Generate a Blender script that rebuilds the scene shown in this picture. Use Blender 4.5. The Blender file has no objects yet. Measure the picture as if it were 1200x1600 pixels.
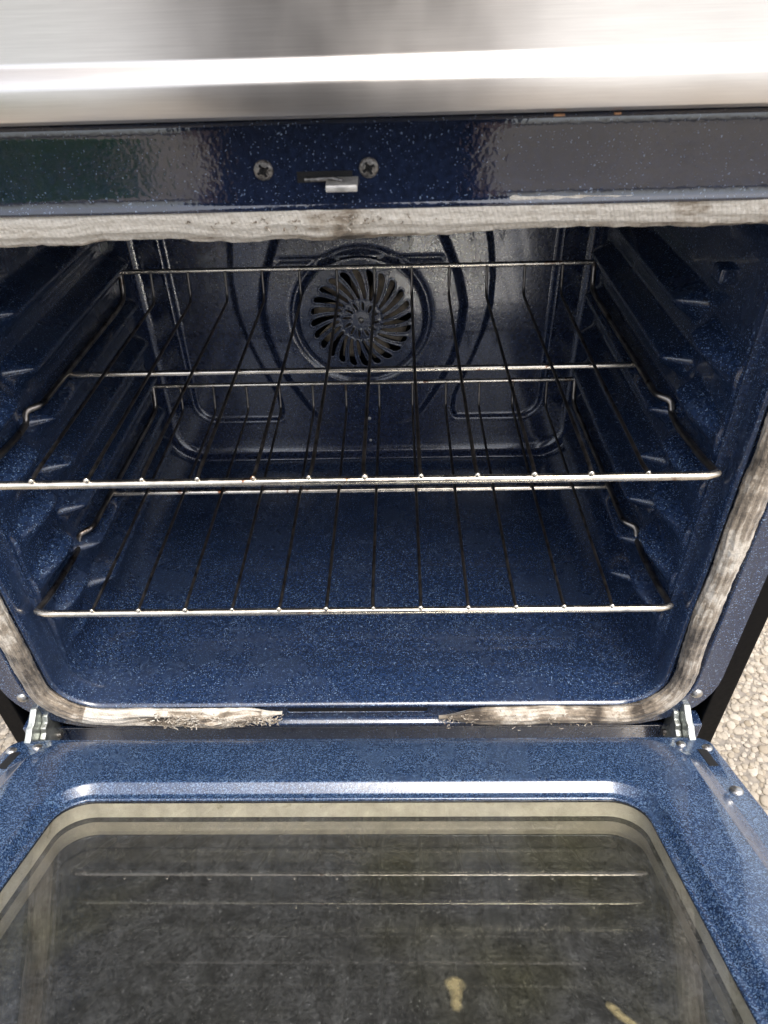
import bpy, math, random
import numpy as np
from mathutils import Vector, Matrix

random.seed(7)
rng = np.random.default_rng(7)
scene = bpy.context.scene
COL = scene.collection

# ------------------------------------------------------------------ camera
PIT, YAW, ROL = 0.67187, -0.03147, -0.03252
CAM = Vector((0.04902, -0.44726, 0.60948))
d = Vector((math.sin(YAW) * math.cos(PIT), math.cos(YAW) * math.cos(PIT), -math.sin(PIT)))
r0 = d.cross(Vector((0, 0, 1))).normalized()
u0 = r0.cross(d)
cr = r0 * math.cos(ROL) + u0 * math.sin(ROL)
cu = -r0 * math.sin(ROL) + u0 * math.cos(ROL)
cam_data = bpy.data.cameras.new('camera')
cam = bpy.data.objects.new('camera', cam_data)
COL.objects.link(cam)
cam.matrix_world = Matrix(((cr.x, cu.x, -d.x, CAM.x), (cr.y, cu.y, -d.y, CAM.y),
                           (cr.z, cu.z, -d.z, CAM.z), (0, 0, 0, 1)))
cam_data.sensor_fit = 'VERTICAL'
cam_data.sensor_height = 24.0
cam_data.lens = 1091.86 / 1600 * 24.0
cam_data.clip_start = 0.02
cam_data.clip_end = 500
cam_data.dof.use_dof = True
cam_data.dof.focus_distance = 0.82
cam_data.dof.aperture_fstop = 11
scene.camera = cam

# ------------------------------------------------------------------ world, sun, exposure
SUN_EL, SUN_AZ = 68, 152          # azimuth clockwise from +Y (into the oven); 152 = behind camera, to the right
world = bpy.data.worlds.new('World')
scene.world = world
world.use_nodes = True
wn = world.node_tree
wn.nodes.clear()
sky = wn.nodes.new('ShaderNodeTexSky')
sky.sky_type = 'NISHITA'
sky.sun_disc = False
sky.sun_elevation = math.radians(SUN_EL)
sky.sun_rotation = math.radians(SUN_AZ)
sky.air_density = 1.0
sky.dust_density = 4.0
sky.ozone_density = 1.0
hsv = wn.nodes.new('ShaderNodeHueSaturation')      # thin high cloud: a milky sky
hsv.inputs['Saturation'].default_value = 0.45
bg = wn.nodes.new('ShaderNodeBackground')
bg.inputs['Strength'].default_value = 0.15
wo = wn.nodes.new('ShaderNodeOutputWorld')
wn.links.new(sky.outputs[0], hsv.inputs['Color'])
wn.links.new(hsv.outputs[0], bg.inputs['Color'])
wn.links.new(bg.outputs[0], wo.inputs['Surface'])

sun_data = bpy.data.lights.new('sun', 'SUN')
sun_data.energy = 0.8
sun_data.angle = math.radians(24)
sun_data.color = (1.0, 0.95, 0.87)
sun = bpy.data.objects.new('sun', sun_data)
COL.objects.link(sun)
el, az = math.radians(SUN_EL), math.radians(SUN_AZ)
sdir = Vector((math.sin(az) * math.cos(el), math.cos(az) * math.cos(el), math.sin(el)))
sun.rotation_euler = sdir.to_track_quat('Z', 'Y').to_euler()
sun.location = sdir * 6

vs = scene.view_settings
vs.view_transform = 'Standard'
vs.look = 'None'
vs.gamma = 1
vs.use_curve_mapping = False
vs.exposure = 1.4

GROUND = -0.30
cy = scene.cycles
cy.max_bounces = 8
cy.diffuse_bounces = 3
cy.glossy_bounces = 4
cy.transparent_max_bounces = 12

# ------------------------------------------------------------------ node helpers
def new_mat(name):
    m = bpy.data.materials.new(name)
    m.use_nodes = True
    nt = m.node_tree
    return m, nt, nt.nodes['Principled BSDF']

def N(nt, typ, **kw):
    n = nt.nodes.new(typ)
    for k, v in kw.items():
        setattr(n, k, v)
    return n

def coords(nt):
    return N(nt, 'ShaderNodeTexCoord').outputs['Object']

def mapping(nt, vec, scale):
    m = N(nt, 'ShaderNodeMapping')
    m.inputs['Scale'].default_value = scale
    nt.links.new(vec, m.inputs['Vector'])
    return m.outputs[0]

def noise(nt, vec, scale, detail=4, rough=0.55, dist=0.0):
    n = N(nt, 'ShaderNodeTexNoise')
    n.inputs['Scale'].default_value = scale
    n.inputs['Detail'].default_value = detail
    n.inputs['Roughness'].default_value = rough
    n.inputs['Distortion'].default_value = dist
    nt.links.new(vec, n.inputs['Vector'])
    return n.outputs['Fac']

def maprange(nt, val, a, b, c=0.0, e=1.0, smooth=False):
    m = N(nt, 'ShaderNodeMapRange')
    if smooth:
        m.interpolation_type = 'SMOOTHSTEP'
    m.inputs['From Min'].default_value = a
    m.inputs['From Max'].default_value = b
    m.inputs['To Min'].default_value = c
    m.inputs['To Max'].default_value = e
    nt.links.new(val, m.inputs['Value'])
    return m.outputs[0]

def math_n(nt, op, a, b=None):
    m = N(nt, 'ShaderNodeMath', operation=op)
    for i, v in enumerate((a, b)):
        if v is None:
            continue
        if isinstance(v, (int, float)):
            m.inputs[i].default_value = v
        else:
            nt.links.new(v, m.inputs[i])
    return m.outputs[0]

def mixc(nt, fac, a, b):
    m = N(nt, 'ShaderNodeMix', data_type='RGBA')
    if isinstance(fac, (int, float)):
        m.inputs[0].default_value = fac
    else:
        nt.links.new(fac, m.inputs[0])
    for i, v in ((6, a), (7, b)):
        if isinstance(v, tuple):
            m.inputs[i].default_value = (*v, 1) if len(v) == 3 else v
        else:
            nt.links.new(v, m.inputs[i])
    return m.outputs[2]

def bump(nt, h, strength, dist, normal=None):
    b = N(nt, 'ShaderNodeBump')
    b.inputs['Strength'].default_value = strength
    b.inputs['Distance'].default_value = dist
    nt.links.new(h, b.inputs['Height'])
    if normal is not None:
        nt.links.new(normal, b.inputs['Normal'])
    return b.outputs[0]

# ------------------------------------------------------------------ materials
def enamel(name, base, speck, cell=520, amount=0.5, rough=0.16, stain=0.35):
    """porcelain enamel: dark navy with pale flecks, glossy, greasy film in places"""
    m, nt, p = new_mat(name)
    co = coords(nt)
    n_a = noise(nt, co, cell, 1, 0.5)
    n_b = noise(nt, co, cell * 0.45, 1, 0.6)
    var = noise(nt, co, 30, 0, 0.5)
    hi = 0.74 - amount * 0.22
    m_a = maprange(nt, math_n(nt, 'ADD', n_a, maprange(nt, var, 0.3, 0.7, -0.015, 0.015)), hi, hi + 0.06)
    m_b = math_n(nt, 'MULTIPLY', maprange(nt, n_b, hi + 0.03, hi + 0.10), 0.8)
    mask = math_n(nt, 'MAXIMUM', m_a, m_b)
    big = noise(nt, co, 9, 4, 0.6)
    fine = noise(nt, co, 260, 1, 0.6)
    b2 = mixc(nt, maprange(nt, fine, 0.35, 0.7), base, tuple(min(1, c * 1.9) for c in base))
    film = maprange(nt, big, 0.46, 0.70)
    b3 = mixc(nt, math_n(nt, 'MULTIPLY', film, stain * 0.25), b2, (0.06, 0.055, 0.05))
    col = mixc(nt, math_n(nt, 'MULTIPLY', mask, 0.9), b3, speck)
    nt.links.new(col, p.inputs['Base Color'])
    streak = noise(nt, mapping(nt, co, (60, 60, 8)), 1.0, 2, 0.6)
    rr = math_n(nt, 'ADD', maprange(nt, big, 0.35, 0.75, rough * 0.6, rough * 1.5), maprange(nt, streak, 0.5, 0.8, 0.0, 0.10))
    nt.links.new(rr, p.inputs['Roughness'])
    p.inputs['IOR'].default_value = 1.70
    p.inputs['Coat Weight'].default_value = 0.6
    p.inputs['Coat Roughness'].default_value = 0.06
    nt.links.new(bump(nt, fine, 0.10, 0.0012), p.inputs['Normal'])
    return m

NAVY = (0.0095, 0.0195, 0.0490)
M = {}
M['enamel'] = enamel('navy_enamel', NAVY, (0.21, 0.30, 0.44), 820, 0.42, 0.24)
M['enamel_dark'] = enamel('navy_enamel_back', (0.0130, 0.0190, 0.0430), (0.20, 0.26, 0.36), 640, 0.28, 0.19, 0.7)
M['enamel_fan'] = enamel('navy_enamel_fan', (0.0170, 0.0240, 0.0480), (0.20, 0.26, 0.36), 640, 0.28, 0.24, 0.3)
M['enamel_door'] = enamel('navy_enamel_door', (0.0088, 0.0220, 0.0570), (0.125, 0.195, 0.31), 1050, 0.80, 0.22, 0.4)
M['enamel_head'] = enamel('navy_enamel_header', (0.0065, 0.0115, 0.0290), (0.24, 0.31, 0.43), 760, 0.20, 0.05, 0.2)

def steel():
    m, nt, p = new_mat('brushed_steel')
    co = coords(nt)
    br = noise(nt, mapping(nt, co, (22, 1100, 1100)), 1.0, 5, 0.7)
    br2 = noise(nt, mapping(nt, co, (14, 300, 300)), 1.0, 3, 0.6)
    smear = noise(nt, mapping(nt, co, (9, 5, 5)), 1.0, 4, 0.6)
    col = mixc(nt, maprange(nt, br, 0.3, 0.7), (0.60, 0.565, 0.53), (0.70, 0.665, 0.625))
    nt.links.new(col, p.inputs['Base Color'])
    p.inputs['Metallic'].default_value = 1.0
    nt.links.new(maprange(nt, smear, 0.3, 0.75, 0.24, 0.40), p.inputs['Roughness'])
    p.inputs['Anisotropic'].default_value = 0.75
    c = N(nt, 'ShaderNodeCombineXYZ')
    c.inputs[0].default_value = 0.0
    c.inputs[1].default_value = 0.25
    c.inputs[2].default_value = 1.0
    nt.links.new(c.outputs[0], p.inputs['Tangent'])
    h = math_n(nt, 'ADD', br, math_n(nt, 'MULTIPLY', br2, 0.5))
    nt.links.new(bump(nt, h, 0.035, 0.0005), p.inputs['Normal'])
    return m
M['steel'] = steel()

def simple(name, col, rough, metal=0.0, var=0.25, scale=60, bmp=0.1, rust=None):
    m, nt, p = new_mat(name)
    co = coords(nt)
    n = noise(nt, co, scale, 5, 0.6)
    c = mixc(nt, maprange(nt, n, 0.3, 0.7), tuple(x * (1 - var) for x in col), tuple(min(1, x * (1 + var)) for x in col))
    if rust:
        rn = noise(nt, co, 35, 5, 0.7)
        c = mixc(nt, maprange(nt, rn, rust[0], rust[0] + 0.06), c, rust[1])
    nt.links.new(c, p.inputs['Base Color'])
    nt.links.new(maprange(nt, n, 0.3, 0.7, rough * 0.8, min(1, rough * 1.25)), p.inputs['Roughness'])
    p.inputs['Metallic'].default_value = metal
    nt.links.new(bump(nt, n, bmp, 0.001), p.inputs['Normal'])
    return m

M['chrome'] = simple('rack_steel', (0.70, 0.64, 0.55), 0.24, 1.0, 0.28, 90, 0.08, (0.61, (0.24, 0.10, 0.045)))
M['wire'] = simple('rack_wire', (0.20, 0.18, 0.165), 0.36, 1.0, 0.4, 120, 0.1, (0.60, (0.10, 0.07, 0.05)))
M['rail'] = simple('rack_rail', (0.30, 0.27, 0.24), 0.32, 1.0, 0.5, 60, 0.1, (0.58, (0.10, 0.07, 0.05)))
M['black_paint'] = simple('black_paint', (0.003, 0.003, 0.0035), 0.5, 0.0, 0.3, 200, 0.15)
M['black_paint'].node_tree.nodes['Principled BSDF'].inputs['Specular IOR Level'].default_value = 0.12
M['black_glass'] = simple('black_glass', (0.012, 0.012, 0.013), 0.06, 0.0, 0.1, 30, 0.0)
M['zinc'] = simple('zinc_hinge', (0.52, 0.54, 0.50), 0.38, 0.85, 0.3, 160, 0.3, (0.66, (0.30, 0.13, 0.06)))
M['bolt'] = simple('bolt_steel', (0.50, 0.48, 0.45), 0.34, 1.0, 0.25, 200, 0.15)
M['scorched'] = simple('scorched_screw', (0.20, 0.19, 0.18), 0.45, 0.9, 0.9, 420, 0.5)
M['dust'] = simple('dusty_fan', (0.42, 0.34, 0.25), 0.8, 0.0, 0.5, 120, 0.4)
M['pack'] = simple('window_pack', (0.54, 0.485, 0.39), 0.6, 0.0, 0.22, 55, 0.2, (0.60, (0.36, 0.31, 0.22)))
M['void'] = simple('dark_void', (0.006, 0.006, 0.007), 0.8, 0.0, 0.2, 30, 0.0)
M['grease'] = simple('grease_spot', (0.34, 0.285, 0.145), 0.45, 0.0, 0.30, 260, 0.3)
def grease_mat():
    m, nt, p = new_mat('grease_film')
    at = N(nt, 'ShaderNodeAttribute', attribute_name='film')
    co = coords(nt)
    n = noise(nt, co, 260, 4, 0.65)
    nt.links.new(mixc(nt, n, (0.20, 0.155, 0.075), (0.40, 0.34, 0.18)), p.inputs['Base Color'])
    p.inputs['Roughness'].default_value = 0.4
    a = math_n(nt, 'ADD', at.outputs['Fac'], maprange(nt, n, 0.3, 0.7, -0.30, 0.12))
    nt.links.new(maprange(nt, a, 0.10, 0.95, 0.0, 0.66), p.inputs['Alpha'])
    return m
M['grease'] = grease_mat()
M['white_metal'] = simple('latch_metal', (0.62, 0.60, 0.56), 0.45, 0.7, 0.25, 200, 0.2)
M['galv'] = simple('galvanised_sheet', (0.42, 0.42, 0.42), 0.45, 0.9, 0.15, 30, 0.1)

def gasket_mat():
    m, nt, p = new_mat('woven_fibreglass')
    co = coords(nt)
    at = N(nt, 'ShaderNodeAttribute', attribute_name='grime_tone')
    n1 = noise(nt, co, 45, 5, 0.65)
    n2 = noise(nt, co, 420, 3, 0.6)
    uv = N(nt, 'ShaderNodeUVMap')
    w = N(nt, 'ShaderNodeTexWave', wave_type='BANDS', bands_direction='DIAGONAL')
    w.inputs['Scale'].default_value = 1.0
    w.inputs['Distortion'].default_value = 2.0
    w.inputs['Detail'].default_value = 2
    nt.links.new(mapping(nt, uv.outputs[0], (230, 7, 1)), w.inputs['Vector'])
    st = noise(nt, mapping(nt, uv.outputs[0], (38, 22, 1)), 1.0, 4, 0.7)
    g0 = math_n(nt, 'ADD', at.outputs['Fac'], maprange(nt, n1, 0.42, 0.68, -0.22, 0.40))
    g = math_n(nt, 'ADD', g0, maprange(nt, st, 0.38, 0.72, -0.12, 0.32))
    c = mixc(nt, maprange(nt, n2, 0.3, 0.7), (0.60, 0.545, 0.46), (0.80, 0.745, 0.66))
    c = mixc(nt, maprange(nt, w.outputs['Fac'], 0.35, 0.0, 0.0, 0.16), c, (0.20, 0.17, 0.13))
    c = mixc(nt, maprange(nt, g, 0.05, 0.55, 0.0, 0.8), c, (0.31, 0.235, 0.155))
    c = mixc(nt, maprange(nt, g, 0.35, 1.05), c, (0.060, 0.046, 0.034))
    nt.links.new(c, p.inputs['Base Color'])
    p.inputs['Roughness'].default_value = 0.92
    p.inputs['Sheen Weight'].default_value = 0.25
    h = math_n(nt, 'ADD', math_n(nt, 'ADD', math_n(nt, 'MULTIPLY', w.outputs['Fac'], 0.09), n2), math_n(nt, 'MULTIPLY', st, 1.6))
    nt.links.new(bump(nt, h, 0.7, 0.0016), p.inputs['Normal'])
    return m
M['gasket'] = gasket_mat()

def glass_mat(name, dirt, tint=(0.92, 0.925, 0.905)):
    m, nt, p = new_mat(name)
    nt.nodes.remove(p)
    out = nt.nodes['Material Output']
    co = coords(nt)
    tr = N(nt, 'ShaderNodeBsdfTransparent')
    tr.inputs[0].default_value = (*tint, 1)
    gl = N(nt, 'ShaderNodeBsdfGlossy')
    gl.inputs['Roughness'].default_value = 0.015
    fr = N(nt, 'ShaderNodeFresnel')
    fr.inputs['IOR'].default_value = 1.52
    mx = N(nt, 'ShaderNodeMixShader')
    gm = N(nt, 'ShaderNodeNewGeometry')
    ff = math_n(nt, 'MULTIPLY', math_n(nt, 'MULTIPLY', fr.outputs[0], 1.7), math_n(nt, 'SUBTRACT', 1.0, gm.outputs['Backfacing']))
    nt.links.new(ff, mx.inputs[0])
    nt.links.new(tr.outputs[0], mx.inputs[1])
    nt.links.new(gl.outputs[0], mx.inputs[2])
    df = N(nt, 'ShaderNodeBsdfDiffuse')
    n1 = noise(nt, co, 60, 9, 0.74)
    n2 = noise(nt, co, 330, 5, 0.78)
    n3 = noise(nt, co, 420, 2, 0.5)
    n5 = noise(nt, co, 7, 4, 0.6)
    nt.links.new(mixc(nt, maprange(nt, n5, 0.5, 0.68), mixc(nt, n1, (0.40, 0.38, 0.34), (0.52, 0.53, 0.54)), (0.44, 0.42, 0.27)), df.inputs[0])
    dr = noise(nt, mapping(nt, co, (90, 9, 9)), 1.0, 5, 0.65)
    a = math_n(nt, 'ADD', math_n(nt, 'MULTIPLY', maprange(nt, n1, 0.42, 0.66, 0.25, 1.0), maprange(nt, n2, 0.38, 0.66)), maprange(nt, dr, 0.54, 0.75, 0.0, 0.25))
    sp = maprange(nt, n3, 0.69, 0.74, 0.0, 1.6)
    f = math_n(nt, 'ADD', math_n(nt, 'MULTIPLY', a, dirt), math_n(nt, 'MULTIPLY', sp, dirt * 1.2))
    f = math_n(nt, 'ADD', f, dirt * 0.10)
    mx2 = N(nt, 'ShaderNodeMixShader')
    nt.links.new(f, mx2.inputs[0])
    nt.links.new(mx.outputs[0], mx2.inputs[1])
    nt.links.new(df.outputs[0], mx2.inputs[2])
    nt.links.new(mx2.outputs[0], out.inputs['Surface'])
    return m
M['glass'] = glass_mat('dirty_glass', 0.095)
M['glass2'] = glass_mat('inner_glass', 0.03)

def pavement_mat():
    m, nt, p = new_mat('aggregate_concrete')
    co = coords(nt)
    v = N(nt, 'ShaderNodeTexVoronoi')
    v.inputs['Scale'].default_value = 85
    nt.links.new(co, v.inputs['Vector'])
    n = noise(nt, co, 3, 5, 0.6)
    n2 = noise(nt, co, 300, 4, 0.6)
    sep = N(nt, 'ShaderNodeSeparateColor')
    nt.links.new(v.outputs['Color'], sep.inputs[0])
    st = mixc(nt, sep.outputs[0], (0.36, 0.30, 0.23), (0.50, 0.44, 0.36))
    c = mixc(nt, maprange(nt, v.outputs['Distance'], 0.35, 0.6), st, (0.27, 0.235, 0.19))
    c = mixc(nt, maprange(nt, n, 0.35, 0.8, 0, 0.4), c, (0.20, 0.175, 0.145))
    c = mixc(nt, maprange(nt, n2, 0.3, 0.7, 0, 0.35), c, (0.22, 0.19, 0.16))
    n4 = noise(nt, co, 0.9, 6, 0.7, 0.8)
    c = mixc(nt, maprange(nt, n4, 0.42, 0.66, 0.0, 0.62), c, (0.115, 0.105, 0.095))
    vc = N(nt, 'ShaderNodeTexVoronoi', feature='DISTANCE_TO_EDGE')
    vc.inputs['Scale'].default_value = 0.55
    nt.links.new(co, vc.inputs['Vector'])
    c = mixc(nt, maprange(nt, vc.outputs['Distance'], 0.004, 0.016, 0.75, 0.0), c, (0.05, 0.045, 0.04))
    nt.links.new(c, p.inputs['Base Color'])
    p.inputs['Roughness'].default_value = 0.9
    h = math_n(nt, 'ADD', math_n(nt, 'MULTIPLY', v.outputs['Distance'], -1.0), math_n(nt, 'MULTIPLY', n2, 0.3))
    nt.links.new(bump(nt, h, 0.5, 0.006), p.inputs['Normal'])
    return m
M['pavement'] = pavement_mat()

def pebble_mat():
    m, nt, p = new_mat('pebble')
    co = coords(nt)
    at = N(nt, 'ShaderNodeAttribute', attribute_name='tone')
    n = noise(nt, co, 260, 4, 0.6)
    c = mixc(nt, at.outputs['Fac'], (0.28, 0.23, 0.165), (0.48, 0.425, 0.35))
    c = mixc(nt, maprange(nt, n, 0.35, 0.7, 0, 0.4), c, (0.24, 0.20, 0.15))
    nt.links.new(c, p.inputs['Base Color'])
    p.inputs['Roughness'].default_value = 0.75
    nt.links.new(bump(nt, n, 0.3, 0.001), p.inputs['Normal'])
    return m
M['pebble'] = pebble_mat()

# ------------------------------------------------------------------ mesh helpers
class MB:
    def __init__(self):
        self.v = []
        self.f = []
        self.attr = {}
    def add(self, vs_, fs_):
        o = len(self.v)
        self.v.extend([tuple(map(float, x)) for x in vs_])
        self.f.extend([tuple(i + o for i in q) for q in fs_])
        return o
    def grid(self, P, close_u=False, close_v=False, flip=False):
        P = np.asarray(P, float)
        nu, nv = P.shape[:2]
        fs_ = []
        for i in range(nu if close_u else nu - 1):
            for j in range(nv if close_v else nv - 1):
                a, b = i * nv + j, ((i + 1) % nu) * nv + j
                c, e = ((i + 1) % nu) * nv + (j + 1) % nv, i * nv + (j + 1) % nv
                fs_.append((a, e, c, b) if flip else (a, b, c, e))
        return self.add(P.reshape(-1, 3), fs_)
    def box(self, lo, hi):
        x0, y0, z0 = lo
        x1, y1, z1 = hi
        self.add([(x0, y0, z0), (x1, y0, z0), (x1, y1, z0), (x0, y1, z0), (x0, y0, z1), (x1, y0, z1), (x1, y1, z1), (x0, y1, z1)],
                 [(0, 3, 2, 1), (4, 5, 6, 7), (0, 1, 5, 4), (1, 2, 6, 5), (2, 3, 7, 6), (3, 0, 4, 7)])
    def prism(self, poly, axis, a, b):
        """poly: 2-D outline in the two other axes, extruded along axis from a to b"""
        n = len(poly)
        def P(q, h):
            if axis == 0: return (h, q[0], q[1])
            if axis == 1: return (q[0], h, q[1])
            return (q[0], q[1], h)
        vv = [P(q, a) for q in poly] + [P(q, b) for q in poly]
        ff = [tuple(range(n)), tuple(range(2 * n - 1, n - 1, -1))]
        ff += [(i, i + n, (i + 1) % n + n, (i + 1) % n) for i in range(n)]
        self.add(vv, ff)
    def tube(self, path, rad, segs=10, cap=True, closed=False):
        path = [Vector(q) for q in path]
        n = len(path)
        rads = rad if hasattr(rad, '__len__') else [rad] * n
        rings = []
        up = None
        for i in range(n):
            if closed:
                t = (path[(i + 1) % n] - path[i - 1]).normalized()
            else:
                t = (path[min(i + 1, n - 1)] - path[max(i - 1, 0)]).normalized()
            if up is None:
                up = Vector((0, 0, 1)) if abs(t.z) < 0.9 else Vector((1, 0, 0))
            up = (up - t * up.dot(t)).normalized()
            s = t.cross(up)
            rings.append([path[i] + (up * math.cos(2 * math.pi * k / segs) + s * math.sin(2 * math.pi * k / segs)) * rads[i] for k in range(segs)])
        o = self.grid(rings, close_u=closed, close_v=True)
        if cap and not closed:
            self.f.append(tuple(o + k for k in range(segs)))
            self.f.append(tuple(o + (n - 1) * segs + k for k in reversed(range(segs))))
    def lathe(self, prof, centre, axis, segs=24):
        """prof: (radius, height along axis) pairs"""
        c = Vector(centre)
        w = Vector(axis).normalized()
        a = w.orthogonal().normalized()
        b = w.cross(a)
        rings = [[c + w * h + (a * math.cos(2 * math.pi * k / segs) + b * math.sin(2 * math.pi * k / segs)) * r for k in range(segs)] for r, h in prof]
        o = self.grid(rings, close_v=True)
        self.f.append(tuple(o + (len(prof) - 1) * segs + k for k in range(segs)))
    def build(self, name, mat, parent=None, smooth=True, bevel=None, angle=40, xf=None):
        me = bpy.data.meshes.new(name)
        vv = self.v
        if xf is not None:
            vv = [tuple(xf @ Vector(q)) for q in vv]
        me.from_pydata(vv, [], self.f)
        me.update()
        import bmesh
        bm = bmesh.new()
        bm.from_mesh(me)
        bmesh.ops.recalc_face_normals(bm, faces=bm.faces)
        bm.to_mesh(me)
        bm.free()
        for k, arr in self.attr.items():
            a = me.attributes.new(k, 'FLOAT', 'POINT')
            a.data.foreach_set('value', np.asarray(arr, np.float32))
        me.materials.append(M[mat])
        if smooth:
            me.polygons.foreach_set('use_smooth', [True] * len(me.polygons))
            me.set_sharp_from_angle(angle=math.radians(angle))
        o = bpy.data.objects.new(name, me)
        COL.objects.link(o)
        if bevel:
            b = o.modifiers.new('bevel', 'BEVEL')
            b.width = bevel
            b.segments = 3
            b.limit_method = 'ANGLE'
            b.angle_limit = math.radians(30)
        if parent is not None:
            set_parent(o, parent)
        return o

def world_loc(o):
    v = Vector(o.location)
    while o.parent is not None:
        o = o.parent
        v = v + o.location
    return v

def set_parent(o, parent):
    o.parent = parent
    o.matrix_parent_inverse = Matrix.Identity(4)
    o.location = Vector(o.location) - world_loc(parent)

def empty(name, loc, label, cat, group=None):
    o = bpy.data.objects.new(name, None)
    o.empty_display_size = 0.1
    COL.objects.link(o)
    o.location = loc
    o['label'] = label
    o['category'] = cat
    if group:
        o['group'] = group
    return o

def sstep(a, b, x):
    t = np.clip((np.asarray(x, float) - a) / (b - a), 0, 1)
    return t * t * (3 - 2 * t)

_lat = rng.random((48, 48, 48))
def vnoise(x, y, z):
    """value noise, arrays in, 0..1 out"""
    x, y, z = np.broadcast_arrays(np.asarray(x, float), np.asarray(y, float), np.asarray(z, float))
    xi, yi, zi = np.floor(x).astype(int), np.floor(y).astype(int), np.floor(z).astype(int)
    fx, fy, fz = x - xi, y - yi, z - zi
    fx, fy, fz = [t * t * (3 - 2 * t) for t in (fx, fy, fz)]
    g = lambda a, b, c: _lat[(xi + a) % 48, (yi + b) % 48, (zi + c) % 48]
    l = lambda a, b, t: a + (b - a) * t
    return l(l(l(g(0,0,0), g(1,0,0), fx), l(g(0,1,0), g(1,1,0), fx), fy), l(l(g(0,0,1), g(1,0,1), fx), l(g(0,1,1), g(1,1,1), fx), fy), fz)

# ================================================================== the setting
mb = MB()
mb.add([(-30, -30, GROUND), (30, -30, GROUND), (30, 30, GROUND), (-30, 30, GROUND)], [(0, 1, 2, 3)])
pave = mb.build('pavement', 'pavement', smooth=False)
pave['kind'] = 'structure'
pave['label'] = 'beige exposed aggregate concrete pavement under the oven'

def pebbles():
    t = (1 + 5 ** 0.5) / 2
    iv = np.array([(-1,t,0),(1,t,0),(-1,-t,0),(1,-t,0),(0,-1,t),(0,1,t),(0,-1,-t),(0,1,-t),(t,0,-1),(t,0,1),(-t,0,-1),(-t,0,1)], float)
    iv /= np.linalg.norm(iv[0])
    fc = [(0,11,5),(0,5,1),(0,1,7),(0,7,10),(0,10,11),(1,5,9),(5,11,4),(11,10,2),(10,7,6),(7,1,8),(3,9,4),(3,4,2),(3,2,6),(3,6,8),(3,8,9),(4,9,5),(2,4,11),(6,2,10),(8,6,7),(9,8,1)]
    vl = [tuple(x) for x in iv]; mid = {}; f2 = []
    def mp(a, b):
        k = (min(a, b), max(a, b))
        if k not in mid:
            q = (np.array(vl[a]) + np.array(vl[b])); q /= np.linalg.norm(q)
            vl.append(tuple(q)); mid[k] = len(vl) - 1
        return mid[k]
    for a, b, c in fc:
        ab, bc, ca = mp(a, b), mp(b, c), mp(c, a)
        f2 += [(a, ab, ca), (b, bc, ab), (c, ca, bc), (ab, bc, ca)]
    base = np.array(vl)
    fb = np.array(f2)
    V, F, T = [], [], []
    off = 0
    step = 0.0072
    for sx in (-1, 1):
        for gx in np.arange(0.37, 0.84, step):
            for gy in np.arange(-0.22, 0.52, step):
                if rng.random() < 0.10:
                    continue
                x = sx * gx + rng.normal(0, 0.003)
                y = gy + rng.normal(0, 0.003)
                s = rng.uniform(0.0026, 0.0050) if rng.random() < 0.84 else rng.uniform(0.005, 0.0085)
                sc = np.array([s * rng.uniform(0.85, 1.25), s * rng.uniform(0.8, 1.1), s * rng.uniform(0.22, 0.42)])
                a = rng.uniform(0, math.pi)
                q = base * (1 + rng.normal(0, 0.07, (len(base), 1))) * sc
                ca, sa = math.cos(a), math.sin(a)
                q = np.c_[q[:, 0] * ca - q[:, 1] * sa, q[:, 0] * sa + q[:, 1] * ca, q[:, 2]]
                V.append(q + (x, y, GROUND + rng.uniform(-0.0008, 0.0010)))
                F.append(fb + off)
                T.append(np.full(len(base), np.clip(rng.normal(0.55, 0.25), 0, 1)))
                off += len(base)
    V = np.vstack(V); F = np.vstack(F)
    me = bpy.data.meshes.new('pebbles')
    me.vertices.add(len(V)); me.vertices.foreach_set('co', V.ravel())
    me.loops.add(F.size); me.loops.foreach_set('vertex_index', F.ravel().astype(np.int32))
    me.polygons.add(len(F)); me.polygons.foreach_set('loop_start', np.arange(0, F.size, 3, dtype=np.int32))
    me.polygons.foreach_set('use_smooth', [True] * len(F))
    me.update(calc_edges=True)
    a = me.attributes.new('tone', 'FLOAT', 'POINT'); a.data.foreach_set('value', np.concatenate(T).astype(np.float32))
    me.materials.append(M['pebble'])
    o = bpy.data.objects.new('pebbles', me)
    COL.objects.link(o)
    o['kind'] = 'stuff'
    set_parent(o, pave)
    return o
pebbles()

# ================================================================== the range
oven = empty('range_oven', (0, 0.3, GROUND), 'navy enamel oven with brushed steel control panel standing on pebbly pavement, door hanging open', 'oven')

HW, ZT, RC = 0.310, 0.478, 0.042          # opening: half width, top, corner radius
LW, BY = 0.305, 0.470                     # liner half width, back wall

def rrect(dd, n=10):
    """rounded rectangle of the opening grown by dd, counter-clockwise from bottom centre; (x, z, nx, nz)"""
    r = RC + dd
    x1, z0, z1 = HW + dd, -dd, ZT + dd
    pts = []
    def line(a, b, m):
        for k in range(m):
            t = k / m
            pts.append((a[0] + (b[0] - a[0]) * t, a[1] + (b[1] - a[1]) * t))
    def arc(cx, cz, a0, m):
        for k in range(m):
            a = a0 + (math.pi / 2) * k / m
            pts.append((cx + r * math.cos(a), cz + r * math.sin(a)))
    cx, cz0, cz1 = x1 - r, z0 + r, z1 - r
    line((0, z0), (cx, z0), 16)
    arc(cx, cz0, -math.pi / 2, n)
    line((x1, cz0), (x1, cz1), 24)
    arc(cx, cz1, 0, n)
    line((cx, z1), (-cx, z1), 32)
    arc(-cx, cz1, math.pi / 2, n)
    line((-x1, cz1), (-x1, cz0), 24)
    arc(-cx, cz0, math.pi, n)
    line((-cx, z0), (0, z0), 16)
    return pts

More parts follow.
